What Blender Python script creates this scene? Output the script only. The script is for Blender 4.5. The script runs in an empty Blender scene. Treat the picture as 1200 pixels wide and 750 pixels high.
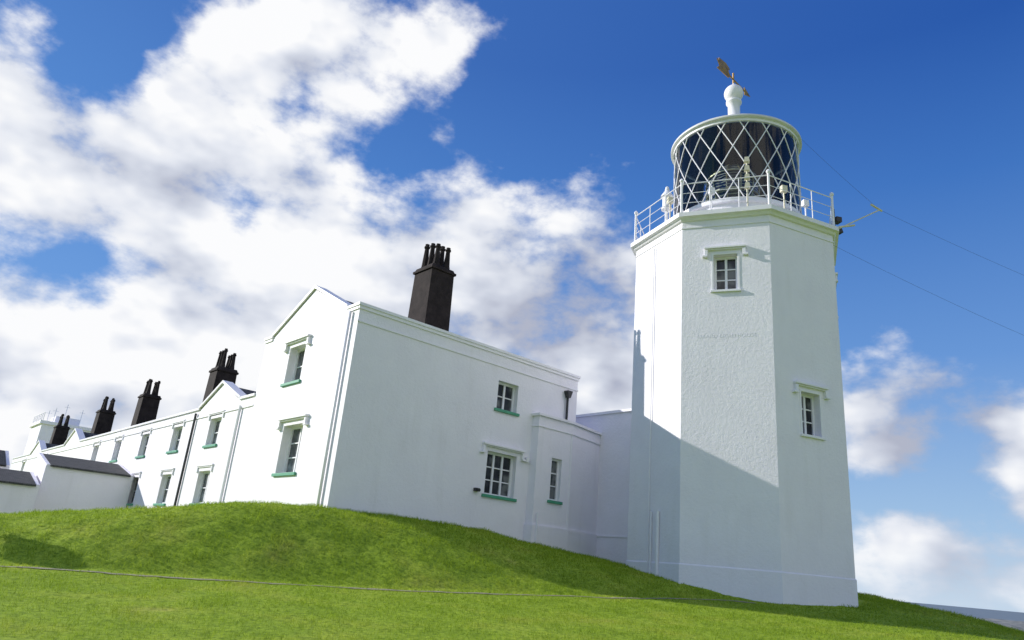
import bpy, bmesh, math, random
import numpy as np
from mathutils import Vector, Matrix, noise
random.seed(4); np.random.seed(4)
S=bpy.context.scene
S.view_settings.view_transform='Standard'
S.view_settings.look='None'
S.view_settings.exposure=0
COL=S.collection

# ------------------------------------------------------------ materials
def new_mat(name):
    m=bpy.data.materials.new(name); m.use_nodes=True
    nt=m.node_tree; b=nt.nodes['Principled BSDF']
    return m,nt,b
def N(nt,typ,**kw):
    n=nt.nodes.new(typ)
    for k,v in kw.items(): setattr(n,k,v)
    return n
def L(nt,a,b): nt.links.new(a,b)
def ramp(nt,fac,stops):
    r=nt.nodes.new('ShaderNodeValToRGB')
    e=r.color_ramp.elements
    while len(e)>1: e.remove(e[-1])
    e[0].position=stops[0][0]; e[0].color=(*stops[0][1],1)
    for p,c in stops[1:]:
        x=e.new(p); x.color=(*c,1)
    L(nt,fac,r.inputs['Fac']); return r
def basic(name,c1,c2,rough=.6,scale=3.0,bump=.0,bscale=40,metal=0,stretch=(1,1,1),spec=.5):
    m,nt,b=new_mat(name)
    tc=N(nt,'ShaderNodeTexCoord'); mp=N(nt,'ShaderNodeMapping'); mp.inputs['Scale'].default_value=stretch
    L(nt,tc.outputs['Object'],mp.inputs['Vector'])
    n=N(nt,'ShaderNodeTexNoise'); n.inputs['Scale'].default_value=scale; n.inputs['Detail'].default_value=4
    n.inputs['Roughness'].default_value=.65
    L(nt,mp.outputs['Vector'],n.inputs['Vector'])
    r=ramp(nt,n.outputs['Fac'],[(.3,c1),(.7,c2)])
    L(nt,r.outputs['Color'],b.inputs['Base Color'])
    b.inputs['Roughness'].default_value=rough; b.inputs['Metallic'].default_value=metal
    b.inputs['Specular IOR Level'].default_value=spec
    if bump>0:
        n2=N(nt,'ShaderNodeTexNoise'); n2.inputs['Scale'].default_value=bscale; n2.inputs['Detail'].default_value=4
        L(nt,tc.outputs['Object'],n2.inputs['Vector'])
        bp=N(nt,'ShaderNodeBump'); bp.inputs['Strength'].default_value=bump; bp.inputs['Distance'].default_value=.02
        L(nt,n2.outputs['Fac'],bp.inputs['Height']); L(nt,bp.outputs['Normal'],b.inputs['Normal'])
    return m
def wall_material():
    m,nt,b=new_mat('white_painted_render')
    tc=N(nt,'ShaderNodeTexCoord')
    big=N(nt,'ShaderNodeTexNoise'); big.inputs['Scale'].default_value=1.1; big.inputs['Detail'].default_value=5
    L(nt,tc.outputs['Object'],big.inputs['Vector'])
    mp=N(nt,'ShaderNodeMapping'); mp.inputs['Scale'].default_value=(3,3,.4)
    L(nt,tc.outputs['Object'],mp.inputs['Vector'])
    st=N(nt,'ShaderNodeTexNoise'); st.inputs['Scale'].default_value=1.0; st.inputs['Detail'].default_value=5
    L(nt,mp.outputs['Vector'],st.inputs['Vector'])
    r1=ramp(nt,big.outputs['Fac'],[(.3,(.825,.795,.85)),(.7,(.865,.84,.89))])
    r2=ramp(nt,st.outputs['Fac'],[(.22,(.95,.948,.94)),(.45,(1,1,1))])
    mx=N(nt,'ShaderNodeMix',data_type='RGBA',blend_type='MULTIPLY'); mx.inputs['Factor'].default_value=1
    L(nt,r1.outputs['Color'],mx.inputs[6]); L(nt,r2.outputs['Color'],mx.inputs[7])
    L(nt,mx.outputs[2],b.inputs['Base Color'])
    b.inputs['Roughness'].default_value=.6
    n2=N(nt,'ShaderNodeTexNoise'); n2.inputs['Scale'].default_value=10; n2.inputs['Detail'].default_value=7; n2.inputs['Roughness'].default_value=.75
    L(nt,tc.outputs['Object'],n2.inputs['Vector'])
    bp=N(nt,'ShaderNodeBump'); bp.inputs['Strength'].default_value=.5; bp.inputs['Distance'].default_value=.035
    L(nt,n2.outputs['Fac'],bp.inputs['Height']); L(nt,bp.outputs['Normal'],b.inputs['Normal'])
    return m
M_WALL=wall_material()
M_TRIM=basic('white_trim_paint',(.80,.78,.815),(.85,.835,.87),.5,6,.15,30)
M_ROOFW=basic('weathered_white_roof_paint',(.60,.60,.60),(.72,.72,.72),.5,3,.1,20)
M_GREEN=basic('green_paint',(.05,.27,.16),(.08,.34,.21),.5,5)
M_BLACK=basic('black_painted_masonry',(.016,.012,.012),(.042,.032,.030),.85,3,.6,18,spec=.2)
M_IRON=basic('dark_iron',(.02,.02,.022),(.04,.04,.042),.5,8)
M_WIRE=basic('weathered_wire',(.06,.07,.09),(.08,.09,.11),.7,8)
M_GOLD=basic('weathered_gilding',(.55,.33,.08),(.20,.11,.04),.45,6,0,40,.4)
M_BRASS=basic('brass',(.55,.40,.16),(.7,.55,.27),.3,8,0,40,.7)
M_CREAM=basic('cream_enamel',(.6,.55,.38),(.75,.70,.55),.4)
M_WOOD=basic('weathered_wood',(.16,.12,.08),(.25,.2,.14),.8,6,.3,20)
M_CONC=basic('path_gravel',(.20,.19,.10),(.38,.34,.22),.9,7,.4,30)
def slate_mat():
    m,nt,b=new_mat('slate_tiles')
    tc=N(nt,'ShaderNodeTexCoord')
    mp=N(nt,'ShaderNodeMapping'); mp.inputs['Rotation'].default_value=(0,0,-math.radians(40.9))
    L(nt,tc.outputs['Object'],mp.inputs['Vector'])
    br=N(nt,'ShaderNodeTexBrick'); br.inputs['Scale'].default_value=3.2
    br.inputs['Color1'].default_value=(.055,.056,.06,1); br.inputs['Color2'].default_value=(.10,.10,.10,1)
    br.inputs['Mortar'].default_value=(.03,.03,.03,1); br.inputs['Mortar Size'].default_value=.03
    L(nt,mp.outputs['Vector'],br.inputs['Vector'])
    L(nt,br.outputs['Color'],b.inputs['Base Color']); b.inputs['Roughness'].default_value=.8; b.inputs['Specular IOR Level'].default_value=.25
    return m
M_SLATE=slate_mat()
def pane_mat(name,stops,spec):
    m,nt,b=new_mat(name)
    tc=N(nt,'ShaderNodeTexCoord'); n=N(nt,'ShaderNodeTexNoise'); n.inputs['Scale'].default_value=1.9
    L(nt,tc.outputs['Object'],n.inputs['Vector'])
    r=ramp(nt,n.outputs['Fac'],stops)
    L(nt,r.outputs['Color'],b.inputs['Base Color']); b.inputs['Roughness'].default_value=.06
    b.inputs['Specular IOR Level'].default_value=spec
    return m
M_PANE=pane_mat('window_glass',[(.35,(.014,.015,.02)),(.55,(.045,.048,.055)),(.66,(.16,.165,.17))],.4)
M_PANEL=pane_mat('window_glass_pale',[(.35,(.05,.055,.065)),(.55,(.12,.13,.14)),(.66,(.30,.31,.32))],.5)  # paler mottled glass colour for house front and terrace windows
def lantern_glass():
    m,nt,b=new_mat('lantern_glass')
    out=nt.nodes['Material Output']
    tr=N(nt,'ShaderNodeBsdfTransparent'); tr.inputs['Color'].default_value=(.62,.74,.90,1)
    gl=N(nt,'ShaderNodeBsdfGlossy'); gl.inputs['Roughness'].default_value=.03
    fr=N(nt,'ShaderNodeFresnel'); fr.inputs['IOR'].default_value=1.5
    mx=N(nt,'ShaderNodeMixShader')
    L(nt,fr.outputs[0],mx.inputs[0]); L(nt,tr.outputs[0],mx.inputs[1]); L(nt,gl.outputs[0],mx.inputs[2])
    L(nt,mx.outputs[0],out.inputs['Surface'])
    return m
M_LGLASS=lantern_glass()
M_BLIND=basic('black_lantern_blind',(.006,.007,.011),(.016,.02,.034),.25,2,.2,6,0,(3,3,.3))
def lens_mat():
    m,nt,b=new_mat('optic_lens_glass')
    tc=N(nt,'ShaderNodeTexCoord'); w=N(nt,'ShaderNodeTexWave',wave_type='BANDS',bands_direction='Z'); w.inputs['Scale'].default_value=2.6; w.inputs['Distortion'].default_value=2.5; w.inputs['Detail Scale'].default_value=2
    L(nt,tc.outputs['Object'],w.inputs['Vector'])
    r=ramp(nt,w.outputs['Fac'],[(.3,(.012,.016,.03)),(.75,(.04,.055,.09)),(.95,(.50,.42,.24))])  # pale warm bands put interior reflections into the lens colour
    L(nt,r.outputs['Color'],b.inputs['Base Color']); b.inputs['Roughness'].default_value=.06
    return m
M_LENS=lens_mat()

# ------------------------------------------------------------ mesh builder
class Frame:
    def __init__(s,O,U,Nn):
        s.O=Vector((O[0],O[1],0)); s.U=Vector((U[0],U[1],0)).normalized(); s.N=Vector((Nn[0],Nn[1],0)).normalized()
    def P(s,u,n,z): return s.O+s.U*u+s.N*n+Vector((0,0,z))
class MB:
    def __init__(s): s.v=[]; s.f=[]
    def add(s,vs,fs):
        k=len(s.v); s.v+= [tuple(x) for x in vs]; s.f+=[tuple(i+k for i in f) for f in fs]
    def box(s,F,u0,u1,n0,n1,z0,z1):
        p=[F.P(u,n,z) for z in (z0,z1) for (u,n) in ((u0,n0),(u1,n0),(u1,n1),(u0,n1))]
        s.add(p,[(0,1,2,3),(4,5,6,7),(0,1,5,4),(1,2,6,5),(2,3,7,6),(3,0,4,7)])
    def plan(s,F,pts,z0,z1):
        n=len(pts)
        p=[F.P(u,k,z0) for u,k in pts]+[F.P(u,k,z1) for u,k in pts]
        s.add(p,[tuple(range(n)),tuple(range(n,2*n))]+[(i,(i+1)%n,n+(i+1)%n,n+i) for i in range(n)])
    def taper(s,F,uc,nc,hw0,hd0,hw1,hd1,z0,z1):
        p=[]
        for z,hw,hd in ((z0,hw0,hd0),(z1,hw1,hd1)):
            p+=[F.P(uc-hw,nc-hd,z),F.P(uc+hw,nc-hd,z),F.P(uc+hw,nc+hd,z),F.P(uc-hw,nc+hd,z)]
        s.add(p,[(0,1,2,3),(4,5,6,7),(0,1,5,4),(1,2,6,5),(2,3,7,6),(3,0,4,7)])
    def quad(s,a,b,c,d): s.add([a,b,c,d],[(0,1,2,3)])
    def poly(s,pts): s.add(pts,[tuple(range(len(pts)))])
    def prism(s,F,prof,n0,n1):
        n=len(prof)
        p=[F.P(u,n0,z) for u,z in prof]+[F.P(u,n1,z) for u,z in prof]
        s.add(p,[tuple(range(n)),tuple(range(n,2*n))]+[(i,(i+1)%n,n+(i+1)%n,n+i) for i in range(n)])
    def wall(s,F,u0,u1,z0,z1,ops,depth=.22,n=0.0):
        us=sorted(set([u0,u1]+[o[0] for o in ops]+[o[1] for o in ops])); zs=sorted(set([z0,z1]+[o[2] for o in ops]+[o[3] for o in ops]))
        for i in range(len(us)-1):
            for j in range(len(zs)-1):
                cu=(us[i]+us[i+1])/2; cz=(zs[j]+zs[j+1])/2
                if any(o[0]<cu<o[1] and o[2]<cz<o[3] for o in ops): continue
                s.quad(F.P(us[i],n,zs[j]),F.P(us[i+1],n,zs[j]),F.P(us[i+1],n,zs[j+1]),F.P(us[i],n,zs[j+1]))
        for o in ops:
            c=[(o[0],o[2]),(o[1],o[2]),(o[1],o[3]),(o[0],o[3])]
            for i in range(4):
                a=c[i]; b=c[(i+1)%4]
                s.quad(F.P(a[0],n,a[1]),F.P(b[0],n,b[1]),F.P(b[0],n-depth,b[1]),F.P(a[0],n-depth,a[1]))
    def lathe(s,C,prof,seg=48,a0=0.0,closed=True):
        k=[]
        for r,z in prof:
            for i in range(seg):
                a=a0+2*math.pi*i/seg
                k.append((C[0]+r*math.cos(a),C[1]+r*math.sin(a),z))
        f=[]
        for j in range(len(prof)-1):
            for i in range(seg):
                f.append((j*seg+i,j*seg+(i+1)%seg,(j+1)*seg+(i+1)%seg,(j+1)*seg+i))
        if closed:
            f.append(tuple(range(seg))); f.append(tuple((len(prof)-1)*seg+i for i in range(seg)))
        s.add(k,f)
    def tube(s,pts,r,seg=8):
        pts=[Vector(p) for p in pts]; k=[]; f=[]
        for i,p in enumerate(pts):
            if i==0: d=pts[1]-p
            elif i==len(pts)-1: d=p-pts[i-1]
            else: d=pts[i+1]-pts[i-1]
            d.normalize()
            up=Vector((0,0,1)) if abs(d.z)<.9 else Vector((1,0,0))
            x=d.cross(up).normalized(); y=d.cross(x).normalized()
            for j in range(seg):
                a=2*math.pi*j/seg; k.append(p+x*math.cos(a)*r+y*math.sin(a)*r)
        for i in range(len(pts)-1):
            for j in range(seg): f.append((i*seg+j,i*seg+(j+1)%seg,(i+1)*seg+(j+1)%seg,(i+1)*seg+j))
        f.append(tuple(range(seg))); f.append(tuple((len(pts)-1)*seg+j for j in range(seg)))
        s.add(k,f)
    def obj(s,name,mat,parent=None,smooth=False,bevel=0.0,recalc=True):
        me=bpy.data.meshes.new(name); me.from_pydata(s.v,[],s.f)
        if recalc:
            bm=bmesh.new(); bm.from_mesh(me); bmesh.ops.recalc_face_normals(bm,faces=bm.faces); bm.to_mesh(me); bm.free()
        me.materials.append(mat)
        if smooth:
            for p in me.polygons: p.use_smooth=True
        o=bpy.data.objects.new(name,me); COL.objects.link(o)
        if parent: o.parent=parent
        if bevel>0:
            b=o.modifiers.new('Bevel','BEVEL'); b.width=bevel; b.segments=2; b.limit_method='ANGLE'
        return o
def empty(name,loc,label,cat,group=None):
    e=bpy.data.objects.new(name,None); COL.objects.link(e); e.location=loc; e.empty_display_size=.5
    e['label']=label; e['category']=cat
    if group: e['group']=group
    return e

# ------------------------------------------------------------ terrain
def interp(x,pts): return np.interp(x,[p[0] for p in pts],[p[1] for p in pts])
BASE=[(-400,-10),(-60,-4.5),(0,-1.6),(10,-1.0),(15,-.72),(19.5,-.42),(22,-.15),(26,.1),(34,0),(75,-2),(120,-10),(260,-50),(600,-90),(2000,-120)]
TOE=[(-40,9),(-20,11.5),(-14,12.6),(-8.6,14.1),(-5.1,15),(-1.6,16.2),(2.5,18.3),(5.7,20),(8,20.4)]
CREST=[(-40,14),(-20,15.5),(-14,16.5),(-8.6,17.6),(-5.1,19.2),(-3.5,20.4),(-2,21.3),(0,23),(2.6,25),(4,25),(5.7,22.6),(8,22.5)]
TOP=[(-40,-.9),(-20,-.35),(-14,-.1),(-11,.12),(-8.7,.45),(-7,.78),(-6,.93),(-4.5,1.0),(-2,.98),(-.2,.88),(.8,.72),(3.5,.42),(5.3,.05),(7.8,-.2),(8.5,-.2)]
def terrain(x,y):
    b=interp(y,BASE)
    toe=interp(x,TOE); cr=interp(x,CREST); top=interp(x,TOP)
    k=np.clip((y-toe)/(cr-toe),0,1); k=1-(1-k)**1.9*(1+0.9*k); k=np.clip(k,0,1)
    top2=top-np.clip(y-cr,0,40)*.035*np.clip((-x-3)/3,0,1)
    wx=1-np.clip((x-6.5)/2.0,0,1)
    wf=1-np.clip((y-60)/20,0,1)
    z=b+(top2-b)*k*wx*wf*(1-np.clip((-x-70)/30,0,1))
    z=z-.13*np.clip(x-12.5,0,60)**1.12*np.clip((y-4)/12,0,1)
    z=z-np.clip(np.abs(x)-250,0,1000)*.2
    return z
def axis(fine0,fine1,step,far):
    c=list(np.arange(fine0,fine1,step)); d=step; x=fine1
    hi=[]
    while x<far: hi.append(x); d*=1.22; x+=d
    lo=[]; d=step; x=fine0-step
    while x>-far: lo.append(x); d*=1.22; x-=d
    return np.array(lo[::-1]+c+hi)
xs=axis(-18,20,.11,1500); ys=axis(6,29,.11,1500)
GX,GY=np.meshgrid(xs,ys,indexing='ij')
GZ=terrain(GX,GY)
fn=np.zeros(GX.shape); fm=np.zeros(GX.shape)
for i in range(GX.shape[0]):
    for j in range(GX.shape[1]):
        x=GX[i,j]; y=GY[i,j]
        if -22<x<24 and 4<y<31:
            fn[i,j]=.07*noise.noise((x*.45,y*.45,0))+.03*noise.noise((x*1.3,y*1.3,3))
            fm[i,j]=.03*noise.noise((x*2.6,y*2.2,5))+.045*noise.noise((x*5.5,y*4.5,7))
toeG=interp(GX,TOE)
mk=np.clip((GY-toeG)/.8,0,1)
GZ=GZ+fn*(.35+.65*mk)+fm*(.25+.65*mk)
nx,ny=GX.shape
V=np.stack([GX,GY,GZ],-1).reshape(-1,3)
idx=np.arange(nx*ny).reshape(nx,ny)
Fq=np.stack([idx[:-1,:-1],idx[1:,:-1],idx[1:,1:],idx[:-1,1:]],-1).reshape(-1,4)
me=bpy.data.meshes.new('ground'); me.from_pydata(V.tolist(),[],Fq.tolist())
for p in me.polygons: p.use_smooth=True
def grass_mat(name,blade=False):
    m,nt,b=new_mat(name)
    tc=N(nt,'ShaderNodeTexCoord')
    n1=N(nt,'ShaderNodeTexNoise'); n1.inputs['Scale'].default_value=.8; n1.inputs['Detail'].default_value=4
    n2=N(nt,'ShaderNodeTexNoise'); n2.inputs['Scale'].default_value=10; n2.inputs['Detail'].default_value=5; n2.inputs['Roughness'].default_value=.8
    for n in (n1,n2): L(nt,tc.outputs['Object'],n.inputs['Vector'])
    r1=ramp(nt,n1.outputs['Fac'],[(.3,(.27,.38,.032)),(.5,(.31,.42,.04)),(.66,(.36,.44,.05)),(.78,(.42,.43,.09))])
    r2=ramp(nt,n2.outputs['Fac'],[(.34,(.42,.50,.40)),(.52,(.97,.98,.95)),(.70,(1.4,1.3,1.25))])
    mx=N(nt,'ShaderNodeMix',data_type='RGBA',blend_type='MULTIPLY'); mx.inputs['Factor'].default_value=1
    L(nt,r1.outputs['Color'],mx.inputs[6]); L(nt,r2.outputs['Color'],mx.inputs[7])
    if blade:
        out=nt.nodes['Material Output']
        df=N(nt,'ShaderNodeBsdfDiffuse'); tl=N(nt,'ShaderNodeBsdfTranslucent'); ms=N(nt,'ShaderNodeMixShader'); ms.inputs[0].default_value=.45
        L(nt,mx.outputs[2],df.inputs['Color']); L(nt,mx.outputs[2],tl.inputs['Color'])
        L(nt,df.outputs[0],ms.inputs[1]); L(nt,tl.outputs[0],ms.inputs[2]); L(nt,ms.outputs[0],out.inputs['Surface'])
    else:
        L(nt,mx.outputs[2],b.inputs['Base Color']); b.inputs['Roughness'].default_value=.9
        b.inputs['Specular IOR Level'].default_value=.1
        bp=N(nt,'ShaderNodeBump'); bp.inputs['Strength'].default_value=.6; bp.inputs['Distance'].default_value=.05
        L(nt,n2.outputs['Fac'],bp.inputs['Height']); L(nt,bp.outputs['Normal'],b.inputs['Normal'])
    return m
M_GRASS=grass_mat('grass_ground'); M_BLADE=grass_mat('grass_blades',True)
me.materials.append(M_GRASS)
ground=bpy.data.objects.new('ground',me); COL.objects.link(ground); ground['kind']='structure'; ground['label']='grassy headland ground with a raised mound'
def surf(x,y):
    i=np.clip(np.searchsorted(xs,x)-1,0,nx-2); j=np.clip(np.searchsorted(ys,y)-1,0,ny-2)
    fx=(x-xs[i])/(xs[i+1]-xs[i]); fy=(y-ys[j])/(ys[j+1]-ys[j])
    return (GZ[i,j]*(1-fx)*(1-fy)+GZ[i+1,j]*fx*(1-fy)+GZ[i,j+1]*(1-fx)*fy+GZ[i+1,j+1]*fx*fy)
NB=240000
bx=np.random.uniform(-17,21,NB*2); by=8+ (27-8)*np.random.uniform(0,1,NB*2)**1.2
keep=(np.abs(bx)<by*.83+1)&(~((bx-7.8)**2+(by-23.54)**2<3.5**2))
sx=(bx+4.52)*.7559+(by-20)*.6547; tx=-(bx+4.52)*.6547+(by-20)*.7559
keep&=~((sx>-.05)&(tx>-.05))
PATHP=[(-30,9.2),(-20,11),(-14,12.2),(-8.6,13.5),(-5.1,14.4),(-1.6,15.5),(2.5,17.5),(5.7,19.5),(7.2,19.75)]
PX_=np.arange(-30,7.0,.12); PY_=interp(PX_,PATHP)
for i in range(3): PY_=np.convolve(np.pad(PY_,8,mode='edge'),np.ones(9)/9,'same')[8:-8]
py_=np.interp(bx,PX_,PY_)
keep&=~((by-py_>-.22)&(by-py_<.12)&(bx<6.9)&(np.random.rand(len(bx))<.72))
bx=bx[keep][:NB]; by=by[keep][:NB]; n=len(bx)
bz=surf(bx,by)
onm=by>interp(bx,TOE)
cl=np.array([noise.noise((float(a)*1.6,float(b)*1.6,9.0)) for a,b in zip(bx,by)])
h=np.where(onm,np.random.uniform(.045,.095,n)*(1+1.0*np.clip(cl,-.4,1)),np.random.uniform(.025,.055,n)*(1+.9*np.clip(cl,-.5,1))); w=np.random.uniform(.008,.014,n)*(by/14)
th=np.random.uniform(0,2*math.pi,n); ln=np.random.uniform(0.2,1.2,n)*h; ph=np.random.uniform(0,2*math.pi,n)
v0=np.stack([bx-np.cos(th)*w/2,by-np.sin(th)*w/2,bz-.01],-1); v1=np.stack([bx+np.cos(th)*w/2,by+np.sin(th)*w/2,bz-.01],-1)
v2=np.stack([bx+np.cos(ph)*ln,by+np.sin(ph)*ln,bz+h],-1)
vv=np.stack([v0,v1,v2],1).reshape(-1,3).astype(np.float32)
me=bpy.data.meshes.new('grass'); me.vertices.add(3*n); me.vertices.foreach_set('co',vv.ravel())
me.loops.add(3*n); me.loops.foreach_set('vertex_index',np.arange(3*n,dtype=np.int32))
me.polygons.add(n); me.polygons.foreach_set('loop_start',np.arange(0,3*n,3,dtype=np.int32)); me.polygons.foreach_set('loop_total',np.full(n,3,dtype=np.int32))
me.update(); me.validate(); me.materials.append(M_BLADE)
go=bpy.data.objects.new('grass',me); COL.objects.link(go); go['kind']='stuff'; go['label']='short green grass covering the mound and lawn'; go['category']='grass'
# path
mb=MB()
for i in range(len(PX_)-1):
    q=[]
    for (k,sg) in ((i,-1),(i+1,-1),(i+1,1),(i,1)):
        hw=.085+.07*noise.noise((PX_[k]*1.5,sg*3.0,0)); x=PX_[k]; y=PY_[k]+sg*hw
        q.append((x,y,float(surf(np.array(x),np.array(y)))+.012))
    mb.quad(*q)
po=mb.obj('path',M_CONC); po['kind']='structure'; po['label']='narrow worn edging path crossing the lawn'
# sea
m_sea,nt,b=new_mat('sea_water'); 
tc=N(nt,'ShaderNodeTexCoord'); n1=N(nt,'ShaderNodeTexNoise'); n1.inputs['Scale'].default_value=.02; L(nt,tc.outputs['Object'],n1.inputs['Vector'])
r=ramp(nt,n1.outputs['Fac'],[(.3,(.14,.18,.21)),(.7,(.20,.24,.27))]); L(nt,r.outputs['Color'],b.inputs['Base Color']); b.inputs['Roughness'].default_value=.7; b.inputs['Specular IOR Level'].default_value=.2
mb=MB(); R=40000
mb.poly([(R*math.cos(a*math.pi/32),R*math.sin(a*math.pi/32),-58) for a in range(64)])
so=mb.obj('sea',m_sea); so['kind']='structure'; so['label']='grey blue sea reaching the horizon'
mb=MB(); gv=[]; nu,nv=90,16
for i in range(nu):
    for j in range(nv):
        x=150+i*4.2; y=300+j*14-(i*.9)
        e=math.sin(math.pi*min(1,max(0,j/(nv-1))))*min(1,i/14)
        z=-60+e*(55.5-.035*max(0,i-14))+noise.noise((x*.05,y*.05,0))*2.2*e+noise.noise((x*.2,y*.2,0))*1.0*e
        gv.append((x,y,z))
mb.add(gv,[(i*nv+j,(i+1)*nv+j,(i+1)*nv+j+1,i*nv+j+1) for i in range(nu-1) for j in range(nv-1)])
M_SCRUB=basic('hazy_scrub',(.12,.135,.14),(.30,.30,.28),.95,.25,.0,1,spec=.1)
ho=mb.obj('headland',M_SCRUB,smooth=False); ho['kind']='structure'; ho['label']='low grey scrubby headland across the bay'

# ------------------------------------------------------------ windows etc.
def window(F,uc,z0,w,h,depth,par,cols=2,rows=3,sill=M_TRIM,hood='label',n=0.0,surround=.0,pane=None):
    mb=MB(); nn=n-depth+.015
    mb.quad(F.P(uc-w/2,nn,z0),F.P(uc+w/2,nn,z0),F.P(uc+w/2,nn,z0+h),F.P(uc-w/2,nn,z0+h))
    win=mb.obj('window',pane or M_PANE,par)
    mb=MB(); a=nn+.004; b=nn+.055; t=.07
    mb.box(F,uc-w/2,uc-w/2+t,a,b,z0,z0+h); mb.box(F,uc+w/2-t,uc+w/2,a,b,z0,z0+h)
    mb.box(F,uc-w/2+t,uc+w/2-t,a,b,z0,z0+t); mb.box(F,uc-w/2+t,uc+w/2-t,a,b,z0+h-t,z0+h)
    cw=(w-2*t)
    for i in range(1,cols):
        x=uc-w/2+t+cw*i/cols; tt=.038
        mb.box(F,x-tt,x+tt,a,b-.006,z0+t,z0+h-t)
    for c in range(cols):
        x0=uc-w/2+t+cw*c/cols+(.038 if c else 0); x1=uc-w/2+t+cw*(c+1)/cols-(.038 if c<cols-1 else 0)
        for j in range(1,rows):
            z=z0+t+(h-2*t)*j/rows; mb.box(F,x0,x1,a,b-.02,z-.018,z+.018)
    mb.obj('frame',M_TRIM,win)
    mb=MB(); mb.box(F,uc-w/2-.10,uc+w/2+.10,n-depth+.02,n+.07,z0-(.09 if sill is M_GREEN else .07),z0+.004)
    mb.obj('sill',sill,win,bevel=.008)
    if surround>0:
        mb=MB(); q=surround; pr=.014
        mb.box(F,uc-w/2-q,uc-w/2-.002,n-.01,n+pr,z0+.006,z0+h+q); mb.box(F,uc+w/2+.002,uc+w/2+q,n-.01,n+pr,z0+.006,z0+h+q)
        mb.box(F,uc-w/2-.002,uc+w/2+.002,n-.01,n+pr,z0+h+.002,z0+h+q)
        mb.obj('surround',M_TRIM,win,bevel=.006)
    if hood:
        mb=MB(); zt=z0+h+max(surround,.05)+.12; k=.55 if hood=='small' else 1.0; hw=w/2+.10+.18*k
        mb.box(F,uc-hw,uc+hw,n-.01,n+.13*k,zt,zt+.07)
        mb.box(F,uc-hw+.02,uc+hw-.02,n-.01,n+.08*k,zt-.04,zt-.001)
        for sg in (-1,1):
            c=uc+sg*(hw-.06)
            mb.box(F,c-.05,c+.05,n-.01,n+.10*k,zt-.22,zt-.042)
            if hood!='small':
                c2=uc+sg*(hw-.02)
                mb.box(F,c2-.08,c2+.08,n-.01,n+.12,zt-.28,zt-.222)
        mb.obj('hood_mould',M_TRIM,win,bevel=.008)
    return win
def op(uc,z0,w,h): return (uc-w/2,uc+w/2,z0,z0+h)

Oc=(-4.52,20.0); aa=(-.6547,.7559); bb=(.7559,.6547)
FL=Frame(Oc,aa,(-bb[0],-bb[1]))
FS=Frame(Oc,bb,(-aa[0],-aa[1]))
def chimney(par,s,t,z0,zb,zp,hw=.62,hd=.46):
    mb=MB()
    u,nn=t,-s
    mb.taper(FL,u,nn,hw*1.02,hd*1.25,hw*.92,hd*1.12,z0,zb-.22)
    mb.taper(FL,u,nn,hw*1.02,hd*1.25,hw*1.02,hd*1.25,zb-.218,zb-.12)
    mb.taper(FL,u,nn,hw*.95,hd*1.16,hw*.86,hd*1.06,zb-.118,zb)
    ch=mb.obj('chimney',M_BLACK,par,bevel=.015)
    rs=hw/.66*.84
    for i in range(3):
        for j in range(2):
            mb=MB(); c=FL.P(u+(i-1)*hw*.58+random.uniform(-.02,.02),nn+(j-.5)*hd*1.05,0)
            hh=(zp-zb)*random.uniform(.8,1.03)
            mb.lathe(c,[(.19*rs,zb+.002),(.18*rs,zb+.10),(.16*rs,zb+.16),(.105*rs,zb+hh*.82),(.15*rs,zb+hh*.86),(.14*rs,zb+hh*.92),(.10*rs,zb+hh*.94),(.11*rs,zb+hh)],8,random.uniform(0,1))
            mb.obj('chimney_pot',M_BLACK,ch)
    return ch

# ------------------------------------------------------------ gabled house
H=empty('house',(0,0,0),'white two-storey gabled house with green sills and black chimney','house')
ZP=6.88
ops_side=[op(6.1,4.93,.92,.98),op(6.1,2.08,1.3,1.4)]
ops_front=[op(3.75,5.0,1.15,1.25),op(3.0,2.05,1.35,1.5)]
mb=MB()
mb.wall(FS,0,9.55,-1,ZP,ops_side,.26)
mb.wall(FL,0,6.5,-1,ZP,ops_front,.34)
mb.poly([FL.P(.62,0,ZP),FL.P(3.2,0,8.12),FL.P(5.95,0,ZP)])
mb.poly([FL.P(.62,-.3,ZP),FL.P(3.2,-.3,8.12),FL.P(5.95,-.3,ZP)])
mb.quad(FS.P(9.55,0,-1),FS.P(9.55,-6.5,-1),FS.P(9.55,-6.5,ZP),FS.P(9.55,0,ZP))
mb.quad(FS.P(0,-6.5,-1),FS.P(9.55,-6.5,-1),FS.P(9.55,-6.5,ZP),FS.P(0,-6.5,ZP))
mb.box(FS,.3,9.549,-.3,-.26-.01,6.0,ZP-.001)
mb.obj('wall',M_WALL,H)
mb=MB()
mb.box(FS,-.07,9.62,-.33,.07,ZP+.002,ZP+.09)
mb.box(FS,-.04,9.59,.001,.04,ZP-.10,ZP+.001)
mb.box(FS,-.03,9.57,.001,.03,ZP-.50,ZP-.45)
mb.box(FL,.335,.72,-.33,.07,ZP+.003,ZP+.09)
mb.box(FL,5.9,6.57,-.33,.07,ZP+.003,ZP+.09)
mb.box(FL,.04,.64,.001,.04,ZP-.10,ZP+.0005)
mb.box(FL,5.93,6.54,.001,.04,ZP-.10,ZP+.0005)
for (u0,z0,u1,z1) in ((.70,ZP+.05,3.2,8.16),(5.92,ZP+.05,3.2,8.16)):
    p=[]
    for nn in (-.34,.07):
        p+=[FL.P(u0,nn,z0),FL.P(u1,nn,z1),FL.P(u1,nn,z1+.11),FL.P(u0,nn,z0+.11)]
    mb.add(p,[(0,1,2,3),(4,5,6,7),(0,1,5,4),(1,2,6,5),(2,3,7,6),(3,0,4,7)])
mb.obj('coping',M_TRIM,H)
mb=MB()
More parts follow.
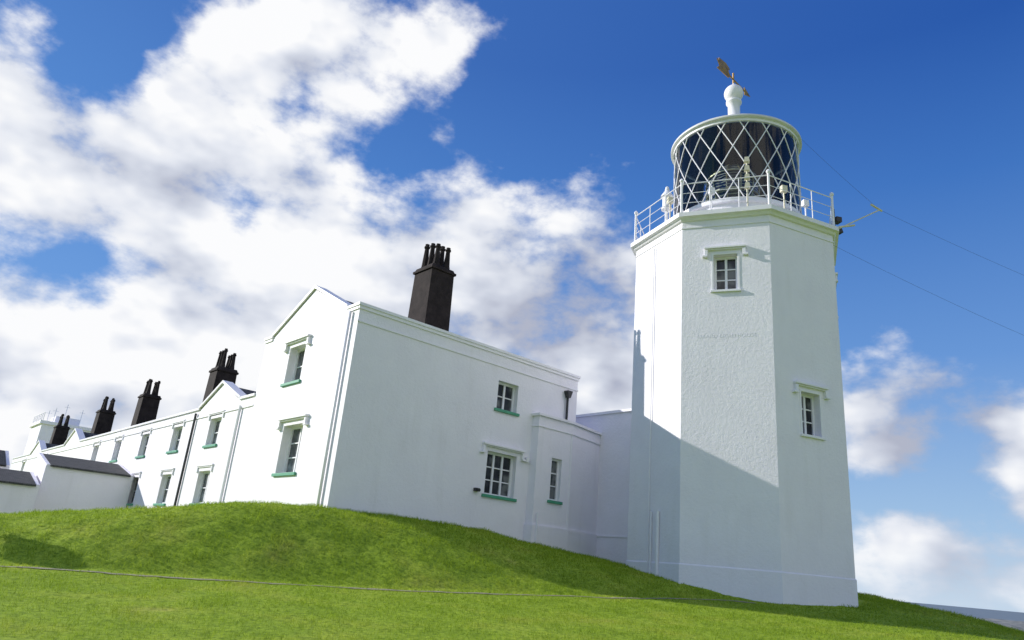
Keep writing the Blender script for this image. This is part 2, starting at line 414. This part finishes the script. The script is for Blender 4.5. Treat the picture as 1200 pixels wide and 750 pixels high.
mb.quad(FS.P(.31,-.31,6.5),FS.P(9.4,-.31,6.5),FS.P(9.4,-3.2,8.10),FS.P(.31,-3.2,8.10))
mb.quad(FS.P(.31,-6.2,6.5),FS.P(9.4,-6.2,6.5),FS.P(9.4,-3.2,8.10),FS.P(.31,-3.2,8.10))
mb.poly([FS.P(9.4,-.31,6.5),FS.P(9.4,-6.2,6.5),FS.P(9.4,-3.2,8.10)])
mb.obj('roof',M_SLATE,H)
chimney(H,4.55,3.1,6.6,10.4,11.5,.62,.46)
window(FS,6.1,4.93,.92,.98,.26,H,2,2,M_GREEN,None,0,0)
window(FS,6.1,2.08,1.3,1.4,.26,H,3,3,M_GREEN,'label')
window(FL,3.75,5.0,1.15,1.25,.34,H,2,2,M_GREEN,'label',pane=M_PANEL)
window(FL,3.0,2.05,1.35,1.5,.34,H,2,3,M_GREEN,'label',pane=M_PANEL)
mb=MB(); mb.tube([FL.P(.42,.07,-.5),FL.P(.42,.07,ZP-.12)],.045); mb.obj('downpipe',M_TRIM,H,True)
mb=MB(); mb.tube([FS.P(8.97,.08,5.1),FS.P(8.97,.08,6.1)],.045); mb.taper(FS,8.97,.10,.07,.07,.13,.11,6.0,6.25); mb.obj('downpipe',M_IRON,H)['label']='short black downpipe with hopper head'
mb=MB(); mb.box(FS,5.0,5.18,.001,.12,2.12,2.22); mb.tube([FS.P(5.09,.12,2.17),FS.P(5.09,.2,2.15)],.05); mb.obj('wall_lamp',M_IRON,H)
pn=.34; EN=-.12
mb=MB()
mb.wall(FS,7.36,9.05,-1,5.0,[op(8.35,2.2,.5,1.45)],.2,pn)
mb.quad(FS.P(7.36,0,-1),FS.P(7.36,pn,-1),FS.P(7.36,pn,5),FS.P(7.36,0,5))
mb.quad(FS.P(9.05,pn,-1),FS.P(11.12,EN,-1),FS.P(11.12,EN,5),FS.P(9.05,pn,5))
mb.quad(FS.P(11.12,-3,-1),FS.P(11.12,EN,-1),FS.P(11.12,EN,5),FS.P(11.12,-3,5))
mb.poly([FS.P(7.36,pn,4.98),FS.P(9.05,pn,4.98),FS.P(11.12,EN,4.98),FS.P(11.12,-3,4.98),FS.P(7.36,-.01,4.98)])
mb.plan(FS,[(7.31,.002),(7.31,pn+.06),(9.06,pn+.06),(11.15,EN+.05),(11.15,-1)],-1,1.32)
mb.obj('annexe',M_WALL,H)
mb=MB(); mb.plan(FS,[(7.29,.002),(7.29,pn+.07),(9.07,pn+.07),(11.17,EN+.07),(11.17,-.6),(9.6,-.6),(9.6,.003)],5.002,5.09)
mb.plan(FS,[(7.33,.004),(7.33,pn+.03),(9.06,pn+.03),(11.14,EN+.03),(11.13,EN-.1)],4.62,4.66)
mb.box(FS,9.0,9.10,pn-.06,pn+.018,1.325,4.61); mb.obj('coping',M_TRIM,H)
window(FS,8.35,2.2,.5,1.45,.2,H,1,3,M_GREEN,None,pn)
mb=MB(); mb.tube([FS.P(7.5,pn+.09,.3),FS.P(7.5,pn+.09,1.7)],.03); mb.obj('downpipe',M_TRIM,H)
mb=MB(); mb.box(FS,7.12,7.27,.001,.10,3.35,3.52); mb.obj('vent_box',M_TRIM,H,bevel=.01)
# ------------------------------------------------------------ linking passage
C=empty('passage',(0,0,0),'low white flat-roofed passage joining the house to the lighthouse','passage')
mb=MB()
mb.box(FS,11.1,14.2,-4.5,2.35,-1,5.8)
mb.obj('wall',M_WALL,C)
mb=MB(); mb.box(FS,11.03,14.3,-4.6,2.3,5.802,5.9); mb.obj('coping',M_TRIM,C)
mb=MB(); mb.box(FS,11.06,11.10,-2.2,2.3,1.25,1.29); mb.obj('string_course',M_TRIM,C)

# ------------------------------------------------------------ terrace houses
def terrace(t0,t1,gc,ups,chs,label):
    Hh=empty('terraced_house',(0,0,0),label,'house','white terraced cottages behind the mound')
    ZT=4.86; opn=[]
    for u in ups: opn+= [op(u,3.32,1.15,1.05),op(u,1.15,1.2,1.2)]
    mb=MB(); mb.wall(FL,t0,t1,-4,ZT,opn,.25,-.02)
    mb.poly([FL.P(gc-2.0,-.02,ZT),FL.P(gc,-.02,5.72),FL.P(gc+2.0,-.02,ZT)])
    mb.quad(FL.P(t0,-7,-4),FL.P(t1,-7,-4),FL.P(t1,-7,ZT-.3),FL.P(t0,-7,ZT-.3))
    mb.quad(FL.P(t1-.003,-7,-4),FL.P(t1-.003,-.02,-4),FL.P(t1-.003,-.02,ZT),FL.P(t1-.003,-7,ZT-.3))
    mb.obj('wall',M_WALL,Hh)
    mb=MB(); mb.box(FL,t0+.01,gc-2.02,-.3,.05,ZT+.002,ZT+.09); mb.box(FL,gc+2.02,t1-.01,-.3,.05,ZT+.002,ZT+.09)
    mb.box(FL,t0+.01,t1-.01,-.018,.02,ZT-.36,ZT-.31)
    for sg in (-1,1):
        u0=gc+sg*2.1; u1=gc; z0=ZT+.03; z1=5.75; p=[]
        for nn in (-.34,.06): p+=[FL.P(u0,nn,z0),FL.P(u1,nn,z1),FL.P(u1,nn,z1+.1),FL.P(u0,nn,z0+.1)]
        mb.add(p,[(0,1,2,3),(4,5,6,7),(0,1,5,4),(1,2,6,5),(2,3,7,6),(3,0,4,7)])
    mb.obj('coping',M_TRIM,Hh)
    mb=MB()
    mb.quad(FL.P(t0,-.31,ZT-.25),FL.P(t1,-.31,ZT-.25),FL.P(t1,-2.6,5.6),FL.P(t0,-2.6,5.6))
    mb.quad(FL.P(t0,-7,ZT-.25),FL.P(t1,-7,ZT-.25),FL.P(t1,-2.6,5.6),FL.P(t0,-2.6,5.6))
    for sg in (-1,1): mb.quad(FL.P(gc+sg*1.95,-.2,ZT-.05),FL.P(gc,-.2,5.70),FL.P(gc,-2.6,5.70),FL.P(gc+sg*1.95,-2.6,ZT-.05))
    mb.obj('roof',M_SLATE,Hh)
    for t in chs: chimney(Hh,2.0,t,4.9,7.65,8.6,.52,.42)
    for u in ups:
        window(FL,u,3.32,1.15,1.05,.25,Hh,2,2,M_GREEN,'small',-.02,pane=M_PANEL)
        window(FL,u,1.15,1.2,1.2,.25,Hh,2,2,M_GREEN,'small',-.02,pane=M_PANEL)
    return Hh
h1=terrace(6.5,21.4,9.9,[9.9,14.2,18.7],[16.0],'white terraced cottage with small gable, green sills and black chimney')
mb=MB(); mb.tube([FL.P(12.15,.05,-2),FL.P(12.15,.05,ZP-2.15)],.05); mb.obj('downpipe',M_IRON,h1)
mb=MB(); mb.tube([FL.P(7.55,.05,-2),FL.P(7.55,.05,4.6)],.05); mb.obj('downpipe',M_TRIM,h1)
h2=terrace(21.4,38,34.4,[23.3,27.8],[27.4,38.0-.9],'white terraced cottage with two black chimneys')
h3=terrace(38,56,46,[42,50],[50.8],'distant white terraced cottage with slate roof and black chimney')

# ------------------------------------------------------------ outbuildings
FO=Frame(FL.P(19.3,0,0),(-bb[0],-bb[1]),(-aa[0],-aa[1]))
def outb(u0,u1,n0,n1,zw,zr,label,gable=True):
    B=empty('outbuilding',(0,0,0),label,'outbuilding')
    nm=(n0+n1)/2 if gable else n0+.05
    mb=MB(); mb.box(FO,u0,u1,n0,n1,-3,zw)
    for u in (u0+.01,u1-.15):
        p=[]
        for k in (u,u+.14): p+=[FO.P(k,n0,zw+.001),FO.P(k,n1,zw+.001),FO.P(k,n1,zw+.06),FO.P(k,nm,zr+.09),FO.P(k,n0,zw+.06 if gable else zr+.09)]
        mb.add(p,[(0,1,2,3,4),(5,6,7,8,9),(0,1,6,5),(1,2,7,6),(2,3,8,7),(3,4,9,8),(4,0,5,9)])
    mb.obj('wall',M_WALL,B)
    mb=MB()
    for (na,nb_) in (((n1+.12,nm),(n0-.12,nm)) if gable else ((n1+.12,nm),)):
        p=[]
        for dz in (0,.08):
            p+=[FO.P(u0+.16,na,zw-.03+dz),FO.P(u1-.16,na,zw-.03+dz),FO.P(u1-.16,nb_,zr+dz),FO.P(u0+.16,nb_,zr+dz)]
        mb.add(p,[(0,1,2,3),(4,5,6,7),(0,1,5,4),(1,2,6,5),(2,3,7,6),(3,0,4,7)])
    mb.obj('roof',M_SLATE,B)
    return B
outb(0.03,3.6,-2.2,.5,2.35,2.95,'low white outbuilding with slate roof beside the cottages',False)
outb(3.72,12,-1.2,1.2,1.42,2.0,'low white walled shed with dark slate lean-to roof',False)
outb(4.3,9,-7.5,-4.0,2.35,3.1,'small white gabled outbuilding with slate roof')

# ------------------------------------------------------------ distant tower
D=empty('distant_tower',(0,0,0),'distant square white tower with railings and aerials','tower')
FD=Frame(FL.P(66,-2.4,0),aa,(-bb[0],-bb[1]))
mb=MB(); mb.box(FD,-2.6,2.6,-6.5,0,-6,9.0); mb.box(FD,-2.8,2.8,-6.7,.2,9.001,9.3); mb.box(FD,-1.2,1.2,-3.4,-1.2,9.301,10.1); mb.obj('wall',M_WALL,D)
mb=MB()
for u in np.linspace(-2.6,2.6,7): mb.tube([FD.P(u,0,9.3),FD.P(u,0,10.1)],.025,5)
mb.tube([FD.P(-2.6,0,10.1),FD.P(2.6,0,10.1)],.025,5); mb.tube([FD.P(-2.6,0,9.7),FD.P(2.6,0,9.7)],.02,5); mb.obj('railing',M_TRIM,D)
for u,nn,hh in ((-1.6,-1,10.8),(.3,-2.2,11.6),(1.7,-1,10.9),(-.5,-3.5,11.2)):
    mb=MB(); mb.tube([FD.P(u,nn,9.3),FD.P(u,nn,hh)],.03,5); mb.tube([FD.P(u,nn-.25,hh-.3),FD.P(u,nn+.25,hh-.3)],.02,5)
    mb.obj('aerial',M_TRIM,D)

# ------------------------------------------------------------ made-up board out of view, added to cast a shadow
IB=empty('shadow_caster_board',(0,0,0),'made-up low wooden board out of view, added to cast a shadow on the grass','board')
FI=Frame((-11.0,15.0),(.35,.94),(-.94,.35)); gz=float(surf(np.array(-11.0),np.array(15.0)))
for sg in (-1,1):
    mb=MB(); mb.box(FI,sg*.3-.04,sg*.3+.04,-.04,.04,gz-.3,gz+.8); mb.obj('post',M_WOOD,IB,bevel=.006)
mb=MB()
p=[FI.P(u,n,gz+z) for u in (-.42,.42) for (n,z) in ((-.2,1.0),(.22,.66),(.24,.69),(-.18,1.03))]
mb.add(p,[(0,1,2,3),(4,5,6,7),(0,1,5,4),(1,2,6,5),(2,3,7,6),(3,0,4,7)]); mb.obj('panel',M_WOOD,IB)

# ------------------------------------------------------------ lighthouse
LH=empty('lighthouse',(0,0,0),'white octagonal lighthouse with glazed lattice lantern and gallery','lighthouse')
TC=(7.80,23.54); TR=3.52; ZC=11.15
def ov(i,r=TR): 
    a=math.radians(-135+45*i); return Vector((TC[0]+r*math.cos(a),TC[1]+r*math.sin(a),0))
def oface(i):
    p=ov(i); q=ov(i+1); mid=(p+q)/2
    return Frame(mid,(q-p),(mid-Vector((TC[0],TC[1],0)))), (q-p).length
tops={0:(0,8.65,.72,1.22),1:(0,4.3,.72,1.28),2:(0,8.65,.72,1.22)}
mb=MB()
for i in range(8):
    F,Ln=oface(i)
    o=[op(*tops[i])] if i in tops else []
    mb.wall(F,-Ln/2,Ln/2,-1.5,ZC,o,.30)
mb.obj('tower_wall',M_WALL,LH)
F0,_=oface(0); F1,_=oface(1); F2,_=oface(2); F7,Ls=oface(7)
for F,i in ((F0,0),(F1,1),(F2,2)): window(F,*tops[i],.30,LH,2,3,M_TRIM,'label',0,.07)
mb=MB()
a0=math.radians(-135)
mb.lathe(TC,[(TR+.002,ZC-.27),(TR+.025,ZC-.27),(TR+.025,ZC-.22),(TR+.002,ZC-.22)],8,a0,False)
mb.lathe(TC,[(TR+.001,ZC-.02),(TR+.07,ZC),(TR+.12,ZC+.07),(TR+.22,ZC+.10),(TR+.22,ZC+.25),(TR+.12,ZC+.28)],8,a0,True)
mb.obj('cornice',M_TRIM,LH)
mb=MB(); mb.lathe(TC,[(TR+.03,-1.5),(TR+.03,.42),(TR+.015,.44),(TR+.001,.45)],8,a0,False); mb.obj('plinth',M_WALL,LH)
ZG=ZC+.28
mb=MB(); RR=3.58
for i in range(8):
    p=ov(i,RR); q=ov(i+1,RR)
    for zz,rr in ((1.1,.018),(.74,.011),(.38,.011)):
        mb.tube([p+Vector((0,0,ZG+zz)),q+Vector((0,0,ZG+zz))],rr,6)
    for k in range(3):
        c=p.lerp(q,k/3.0)
        mb.tube([c+Vector((0,0,ZG)),c+Vector((0,0,ZG+(1.16 if k==0 else 1.1)))],.042 if k==0 else .016,8)
        if k==0: mb.lathe(c,[(.03,ZG+1.15),(.065,ZG+1.19),(.075,ZG+1.24),(.04,ZG+1.30),(.01,ZG+1.32)],8)
mb.obj('gallery_railing',M_TRIM,LH)
# lantern
LC=(TC[0]+.15,TC[1]+.05)
LR=2.24; Z1=12.4; Z2=15.6
mb=MB(); mb.lathe(LC,[(LR+.02,ZG+.002),(LR+.02,Z1-.12),(LR+.12,Z1-.1),(LR+.12,Z1),(LR-.1,Z1)],48); mb.obj('lantern_base',M_TRIM,LH)
mb=MB(); mb.lathe(LC,[(LR,Z1),(LR,Z2)],64,0,False); LG=mb.obj('lantern_glazing',M_LGLASS,LH,True)
mb=MB(); NBR=18; span=math.radians(45)
for fam in (-1,1):
    for i in range(NBR):
        st=2*math.pi*i/NBR; K=10; pts=[]
        for k in range(K+1):
            a=st+fam*span*k/K; rr=LR+.012+(.006 if fam>0 else 0)
            pts.append((LC[0]+rr*math.cos(a),LC[1]+rr*math.sin(a),Z1+(Z2-Z1)*k/K))
        mb.tube(pts,.020,6)
for zz in (Z1+.03,Z2-.03):
    mb.lathe(LC,[(LR-.05,zz-.05),(LR+.07,zz-.05),(LR+.07,zz+.05),(LR-.05,zz+.05)],48,0,False)
mb.obj('lattice',M_TRIM,LG)
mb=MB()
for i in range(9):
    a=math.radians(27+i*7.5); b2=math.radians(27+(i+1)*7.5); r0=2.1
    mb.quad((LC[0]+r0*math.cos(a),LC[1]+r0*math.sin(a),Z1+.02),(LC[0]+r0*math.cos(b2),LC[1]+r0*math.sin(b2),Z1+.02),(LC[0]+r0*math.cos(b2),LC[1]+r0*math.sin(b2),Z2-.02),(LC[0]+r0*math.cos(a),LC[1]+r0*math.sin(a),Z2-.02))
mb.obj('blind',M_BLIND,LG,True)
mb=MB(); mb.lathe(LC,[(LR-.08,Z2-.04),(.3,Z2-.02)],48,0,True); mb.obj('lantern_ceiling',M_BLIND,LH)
oc=(LC[0]-.15,LC[1]-.1)
mb=MB(); mb.lathe(oc,[(.45,Z1),(.45,Z1+.6),(.75,Z1+.62),(.92,Z1+1.1),(.97,Z1+1.5),(.88,Z1+1.9),(.6,Z1+2.3),(.2,Z1+2.5)],12); LE=mb.obj('optic',M_LENS,LH)
mb=MB()
for i in range(12):
    a=i*math.pi/6
    mb.tube([(oc[0]+r_*math.cos(a),oc[1]+r_*math.sin(a),z) for r_,z in [(.77,Z1+.62),(.94,Z1+1.1),(.99,Z1+1.5),(.90,Z1+1.9),(.62,Z1+2.3)]],.022,6)
mb.lathe(oc,[(.93,Z1+1.1),(.99,Z1+1.1),(.99,Z1+1.16),(.95,Z1+1.16)],24,0,False); mb.lathe(oc,[(.89,Z1+1.88),(.93,Z1+1.88),(.93,Z1+1.93),(.88,Z1+1.93)],24,0,False)
mb.obj('optic_frame',M_BRASS,LE)
mb=MB(); RZ=15.63
mb.lathe(LC,[(LR-.15,Z2-.01),(LR+.06,Z2),(LR+.08,RZ+.0),(LR+.15,RZ+.015),(LR+.16,RZ+.03),(LR+.16,RZ+.10),(LR+.12,RZ+.13),(LR+.0,RZ+.18),(1.6,RZ+.55),(.9,RZ+.95),(.42,RZ+1.25),(.34,RZ+1.5)],64)
mb.obj('lantern_roof',M_ROOFW,LH,True)
mb=MB(); zb=RZ+1.42
mb.lathe(LC,[(.34,zb),(.34,zb+.12),(.23,zb+.16),(.23,zb+.80),(.30,zb+.84),(.30,zb+.92),(.20,zb+.96)]+[(.37*math.sin(t),zb+1.30-.37*math.cos(t)) for t in np.linspace(.6,2.9,12)]+[(.05,zb+1.72),(.04,zb+1.78)],32)
mb.obj('ventilator_finial',M_TRIM,LH,True)
mb=MB(); zt=zb+1.64
mb.tube([(LC[0],LC[1],zt),(LC[0],LC[1],zt+.65)],.035,8)
FV=Frame(LC,(.72,.694),(.694,-.72)); zv=zt+.34
mb.tube([FV.P(-.9,0,zv),FV.P(1.15,0,zv)],.035,6)
mb.prism(FV,[(.9,zv-.18),(1.4,zv),(.9,zv+.18)],-.015,.015)
mb.prism(FV,[(-1.3,zv+.22),(-.4,zv+.16),(-.28,zv),(-.4,zv-.16),(-1.3,zv-.22),(-1.1,zv)],-.015,.015)
mb.prism(FV,[(-1.15,zv+.19),(-.4,zv+.19),(-.28,zv+.32),(-.6,zv+.42),(-1.15,zv+.34)],-.012,.012)
mb.obj('weather_vane',M_GOLD,LH)
def along(az,r): return Vector((TC[0]+r*math.cos(math.radians(az)),TC[1]+r*math.sin(math.radians(az)),0))
gp=along(-158,2.9)
mb=MB(); mb.lathe(gp,[(.05,ZG),(.05,ZG+.85),(.2,ZG+.88),(.2,ZG+.92),(.16,ZG+.94),(.16,ZG+1.35),(.23,ZG+1.38),(.2,ZG+1.46),(.09,ZG+1.62),(.06,ZG+1.78),(.02,ZG+1.82)],16)
mb.obj('gallery_lamp',M_TRIM,LH)
for k,(aa_,rr_,hh_) in enumerate(((-150,3.1,.9),(-120,3.2,.7),(-78,3.2,.8),(-60,3.1,.6))):
    gp=along(aa_,rr_); Ff=Frame(gp,(1,.2),(.2,-1)); mb=MB()
    mb.tube([gp+Vector((0,0,ZG)),gp+Vector((0,0,ZG+hh_))],.025); mb.taper(Ff,0,0,.10,.08,.09,.07,ZG+hh_,ZG+hh_+.22)
    mb.obj('junction_box',M_TRIM if k%2 else M_CREAM,LH)
gp=along(-100,3.3)
mb=MB(); mb.tube([gp+Vector((0,0,ZG)),gp+Vector((0,0,ZG+1.9))],.03); Ff=Frame(gp,(1,-.3),(-.3,-1))
for k in range(4): mb.taper(Ff,0,0,.09,.08,.065,.065,ZG+.75+k*.32,ZG+.93+k*.32)
mb.obj('fog_detector',M_CREAM,LH)
gp=along(-35,3.45)
mb=MB(); mb.tube([gp+Vector((0,0,ZG)),gp+Vector((0,0,ZG+1.0))],.04); Ff=Frame(gp,(1,.2),(.2,-1)); mb.taper(Ff,.12,0,.10,.12,.10,.12,ZG+.5,ZG+.68); mb.taper(Ff,.12,0,.14,.1,.10,.08,ZG+.12,ZG+.3)
mb.obj('camera_bracket',M_IRON,LH)
p0=ov(2,TR+.22)+Vector((0,0,ZC+.2)); p1=p0+Vector((1.7,.5,1.12))
mb=MB(); mb.tube([p0,p1],.022); mb.tube([p0+Vector((0,0,.05)),p0+Vector((.6,.15,.25))],.035); mb.tube([p1+Vector((-.35,-.1,.12)),p1+Vector((.08,.02,-.03))],.035); mb.obj('wire_bracket',M_CREAM,LH)
mb=MB(); mb.tube([F7.P(-.15,.05,.1),F7.P(-.15,.05,ZC-.4)],.018,6); mb.obj('conduit',M_TRIM,LH)
mb=MB(); mb.tube([F7.P(.35,.06,-.2),F7.P(.35,.06,1.9)],.05); mb.tube([F7.P(.0,.06,-.2),F7.P(.0,.06,1.9)],.03); mb.obj('downpipe',M_TRIM,LH)
cu=bpy.data.curves.new('lettering','FONT'); cu.body='LIZARD LIGHTHOUSE'; cu.size=.16; cu.extrude=.0022; cu.align_x='CENTER'; cu.space_character=1.15
tob=bpy.data.objects.new('tmp',cu); COL.objects.link(tob); bpy.context.view_layer.update()
me=bpy.data.meshes.new_from_object(tob.evaluated_get(bpy.context.evaluated_depsgraph_get())); bpy.data.objects.remove(tob)
lt=bpy.data.objects.new('lettering',me); COL.objects.link(lt); me.materials.clear(); me.materials.append(M_WALL); lt.parent=LH
mw=Matrix.Identity(4)
for i in range(3): mw[i][0]=F0.U[i]; mw[i][1]=(0,0,1)[i]; mw[i][2]=F0.N[i]; mw[i][3]=F0.P(.0,.0015,7.1)[i]
lt.matrix_world=mw
def wire(p,q,sag,label):
    mb=MB(); pts=[]
    for k in range(25):
        f=k/24; x=Vector(p).lerp(Vector(q),f); x.z-=sag*4*f*(1-f); pts.append(x)
    mb.tube(pts,.004,5); o=mb.obj('overhead_wire',M_WIRE); o['label']=label; o['category']='wire'; return o
top=Vector((LC[0]+(LR+.16)*math.cos(math.radians(-30)),LC[1]+(LR+.16)*math.sin(math.radians(-30)),RZ+.07))
w1=wire(top,p1,.05,'thin black aerial wire from the lantern roof to a bracket')
w2=wire(p1,(35,30,11.0),.4,'thin black overhead wire running away from the lighthouse')
w3=wire(ov(2,TR)+Vector((0,0,10.8)),(34,31,9.0),.5,'thin black lower overhead wire running away from the lighthouse')

# ------------------------------------------------------------ light + sky
az=math.radians(167.7); el=math.radians(23.4)
tosun=Vector((math.cos(az)*math.cos(el),math.sin(az)*math.cos(el),math.sin(el)))
sd=bpy.data.lights.new('sun','SUN'); sd.energy=5; sd.angle=math.radians(.5); sd.color=(1,.96,.90)
sun=bpy.data.objects.new('sun',sd); COL.objects.link(sun); sun.rotation_euler=tosun.to_track_quat('Z','Y').to_euler(); sun.location=(-30,10,30)
W=bpy.data.worlds.new('World'); S.world=W; W.use_nodes=True; nt=W.node_tree
try:
    W.cycles.sampling_method='MANUAL'; W.cycles.sample_map_resolution=256
except Exception as e: pass
for n in list(nt.nodes): nt.nodes.remove(n)
out=N(nt,'ShaderNodeOutputWorld')
def mth(op_,a,b=None,clamp=False,c=None):
    n=N(nt,'ShaderNodeMath',operation=op_); n.use_clamp=clamp
    for i,x in enumerate((a,b,c)):
        if x is None: continue
        if isinstance(x,(int,float)): n.inputs[i].default_value=x
        else: L(nt,x,n.inputs[i])
    return n.outputs[0]
def mixc(f,a,b,bt='MIX'):
    n=N(nt,'ShaderNodeMix',data_type='RGBA',blend_type=bt)
    for i,x in ((0,f),(6,a),(7,b)):
        if isinstance(x,(int,float)): n.inputs[i].default_value=x
        elif isinstance(x,tuple): n.inputs[i].default_value=(*x,1)
        else: L(nt,x,n.inputs[i])
    return n.outputs[2]
tc=N(nt,'ShaderNodeTexCoord'); D0=tc.outputs['Generated']
sep=N(nt,'ShaderNodeSeparateXYZ'); L(nt,D0,sep.inputs[0])
sky=N(nt,'ShaderNodeTexSky',sky_type='NISHITA',sun_disc=False); sky.sun_elevation=el; sky.sun_rotation=math.radians(90)-az+2*math.pi
sky.air_density=1.0; sky.dust_density=.3; sky.ozone_density=3.0
skyc=mixc(1.0,sky.outputs[0],(.1,.1,.1),'MULTIPLY')
grad=ramp(nt,sep.outputs['Z'],[(0.0,(.50,.66,.85)),(.10,(.34,.53,.80)),(.28,(.14,.32,.71)),(.48,(.048,.18,.56)),(.62,(.018,.10,.43)),(1,(.012,.07,.36))])
blue=mixc(.12,grad.outputs['Color'],skyc)
sd2=mth('MULTIPLY',mth('MULTIPLY_ADD',sep.outputs['X'],-.5,False,.25),1.3,True)
blue=mixc(sd2,blue,mixc(.5,blue,(.14,.34,.76)))
POS=[(-514,748,393,.10,.95),(-384,744,404,.10,.95),(-265,741,410,.065,.95),(-592,721,460,.07,.85),(-298,693,554,.08,.72),(-177,696,545,.07,.75),(-68,690,564,.055,.6),(-382,715,490,.07,.6),(-120,712,500,.05,.5),
 (24,768,334,.09,1.2),(77,741,415,.06,1.1),(-89,759,363,.08,1.1),(102,795,256,.10,1.2),(-204,778,305,.08,1.0),(-39,793,262,.09,1.1),(-323,785,286,.085,.95),(-449,802,237,.08,.9),(-566,815,198,.07,.85),(-412,826,164,.10,.95),(-548,840,124,.09,.85),
 (94,730,440,.04,1.0),(140,742,405,.05,1.1),(20,729,432,.045,.9),(150,772,324,.06,1.0),
 (484,797,245,.065,.85),(564,830,160,.07,.75),(403,757,360,.055,.85),(482,862,60,.06,.85),(600,852,89,.06,.8),(597,807,215,.05,.7),(-100,850,120,.18,.9),(430,815,200,.06,.8),
 (500,-800,350,.30,.85),(-300,-800,500,.22,.7),(150,-450,800,.22,.6)]  # unseen clouds behind the camera, added to brighten the shaded walls
NEG=[(-150,738,432,.05,1.0),(-50,712,492,.04,1.0),(175,696,555,.12,1.5),(425,695,549,.21,1.6),(-570,785,286,.05,.95),(-499,692,556,.05,1.0),(543,756,369,.065,.9),(438,847,104,.03,.8),(-255,721,460,.035,.5),(650,690,420,.15,1.3),(36,717,482,.04,1.0),(-330,760,345,.035,.55),(560,850,110,.035,.5)]
GREY=[(96,773,321,.08,.42),(-13,779,303,.08,.15),(-491,757,366,.10,.20),(102,795,256,.09,.42),(486,803,231,.07,.6),(403,757,367,.07,.6),(-150,796,250,.09,.2),(520,850,100,.07,.4),(590,840,150,.08,.4)]
nw=N(nt,'ShaderNodeTexNoise'); nw.inputs['Scale'].default_value=4.5; nw.inputs['Detail'].default_value=1; L(nt,D0,nw.inputs['Vector'])
va=N(nt,'ShaderNodeVectorMath',operation='SUBTRACT'); L(nt,nw.outputs['Color'],va.inputs[0]); va.inputs[1].default_value=(.5,.5,.5)
vb=N(nt,'ShaderNodeVectorMath',operation='SCALE'); L(nt,va.outputs[0],vb.inputs[0]); vb.inputs['Scale'].default_value=.13
vc=N(nt,'ShaderNodeVectorMath',operation='ADD'); L(nt,D0,vc.inputs[0]); L(nt,vb.outputs[0],vc.inputs[1])
vn=N(nt,'ShaderNodeVectorMath',operation='NORMALIZE'); L(nt,vc.outputs[0],vn.inputs[0])
def blobs(lst):
    acc=None
    for x,y,z,sg,am in lst:
        v=Vector((x,y,z)).normalized()
        d=N(nt,'ShaderNodeVectorMath',operation='DOT_PRODUCT'); L(nt,vn.outputs[0],d.inputs[0]); d.inputs[1].default_value=v
        ex=mth('EXPONENT',mth('MULTIPLY_ADD',d.outputs['Value'],1/sg**2,False,-1/sg**2+math.log(am)))
        acc=ex if acc is None else mth('ADD',acc,ex)
    return acc
pos=mth('MINIMUM',blobs(POS),1.05); neg=blobs(NEG)
base=mth('SUBTRACT',pos,neg)
def fbm(scale,detail=9,rough=.55,seed=(0,0,0)):
    mp=N(nt,'ShaderNodeMapping'); mp.inputs['Scale'].default_value=(1,1,1.6); mp.inputs['Location'].default_value=seed
    L(nt,D0,mp.inputs['Vector'])
    n=N(nt,'ShaderNodeTexNoise'); n.inputs['Scale'].default_value=scale; n.inputs['Detail'].default_value=detail; n.inputs['Roughness'].default_value=rough
    L(nt,mp.outputs[0],n.inputs['Vector']); return n.outputs['Fac']
f1=fbm(8.0,7,.58)
g1=fbm(8.0,3.2,.52); so_=tosun*.045
g2=fbm(8.0,3.2,.52,seed=(so_.x,so_.y,so_.z*1.6+.03))
dens=mth('ADD',base,mth('MULTIPLY',mth('SUBTRACT',f1,.5),3.1))
mr=N(nt,'ShaderNodeMapRange',interpolation_type='SMOOTHSTEP'); L(nt,dens,mr.inputs[0]); mr.inputs[1].default_value=.10; mr.inputs[2].default_value=.84
alpha=mr.outputs[0]
lit=mth('MULTIPLY',mth('SUBTRACT',g1,g2),1.9)
sh=mth('SUBTRACT',mth('ADD',lit,.84),blobs(GREY))
sh=mth('ADD',sh,mth('MULTIPLY',mth('SUBTRACT',f1,.5),.55))
cc=ramp(nt,sh,[(0.0,(.44,.47,.58)),(.4,(.62,.66,.76)),(.7,(.80,.83,.90)),(.98,(.97,.975,.99))])
final=mixc(alpha,blue,cc.outputs['Color'])
hz=N(nt,'ShaderNodeMapRange',interpolation_type='SMOOTHSTEP'); L(nt,sep.outputs['Z'],hz.inputs[0]); hz.inputs[1].default_value=0; hz.inputs[2].default_value=.08; hz.inputs[3].default_value=.45; hz.inputs[4].default_value=0
final=mixc(hz.outputs[0],final,(.60,.71,.84))
bg=N(nt,'ShaderNodeBackground'); bg.inputs['Strength'].default_value=1.0
L(nt,final,bg.inputs['Color']); L(nt,bg.outputs[0],out.inputs[0])

# ------------------------------------------------------------ camera
th=math.radians(18.9); ro=math.atan2(.090,.996)
Rv=Vector((1,0,0)); Uv=Vector((0,-math.sin(th),math.cos(th))); Bv=-Vector((0,math.cos(th),math.sin(th)))
xc=Rv*math.cos(ro)+Uv*math.sin(ro); yc=-Rv*math.sin(ro)+Uv*math.cos(ro)
cd=bpy.data.cameras.new('camera'); cam=bpy.data.objects.new('camera',cd); COL.objects.link(cam)
m=Matrix.Identity(4)
for i in range(3): m[i][0]=xc[i]; m[i][1]=yc[i]; m[i][2]=Bv[i]
cam.matrix_world=m; cd.sensor_width=36; cd.lens=25.05; cd.clip_end=60000; cd.clip_start=.1
S.camera=cam
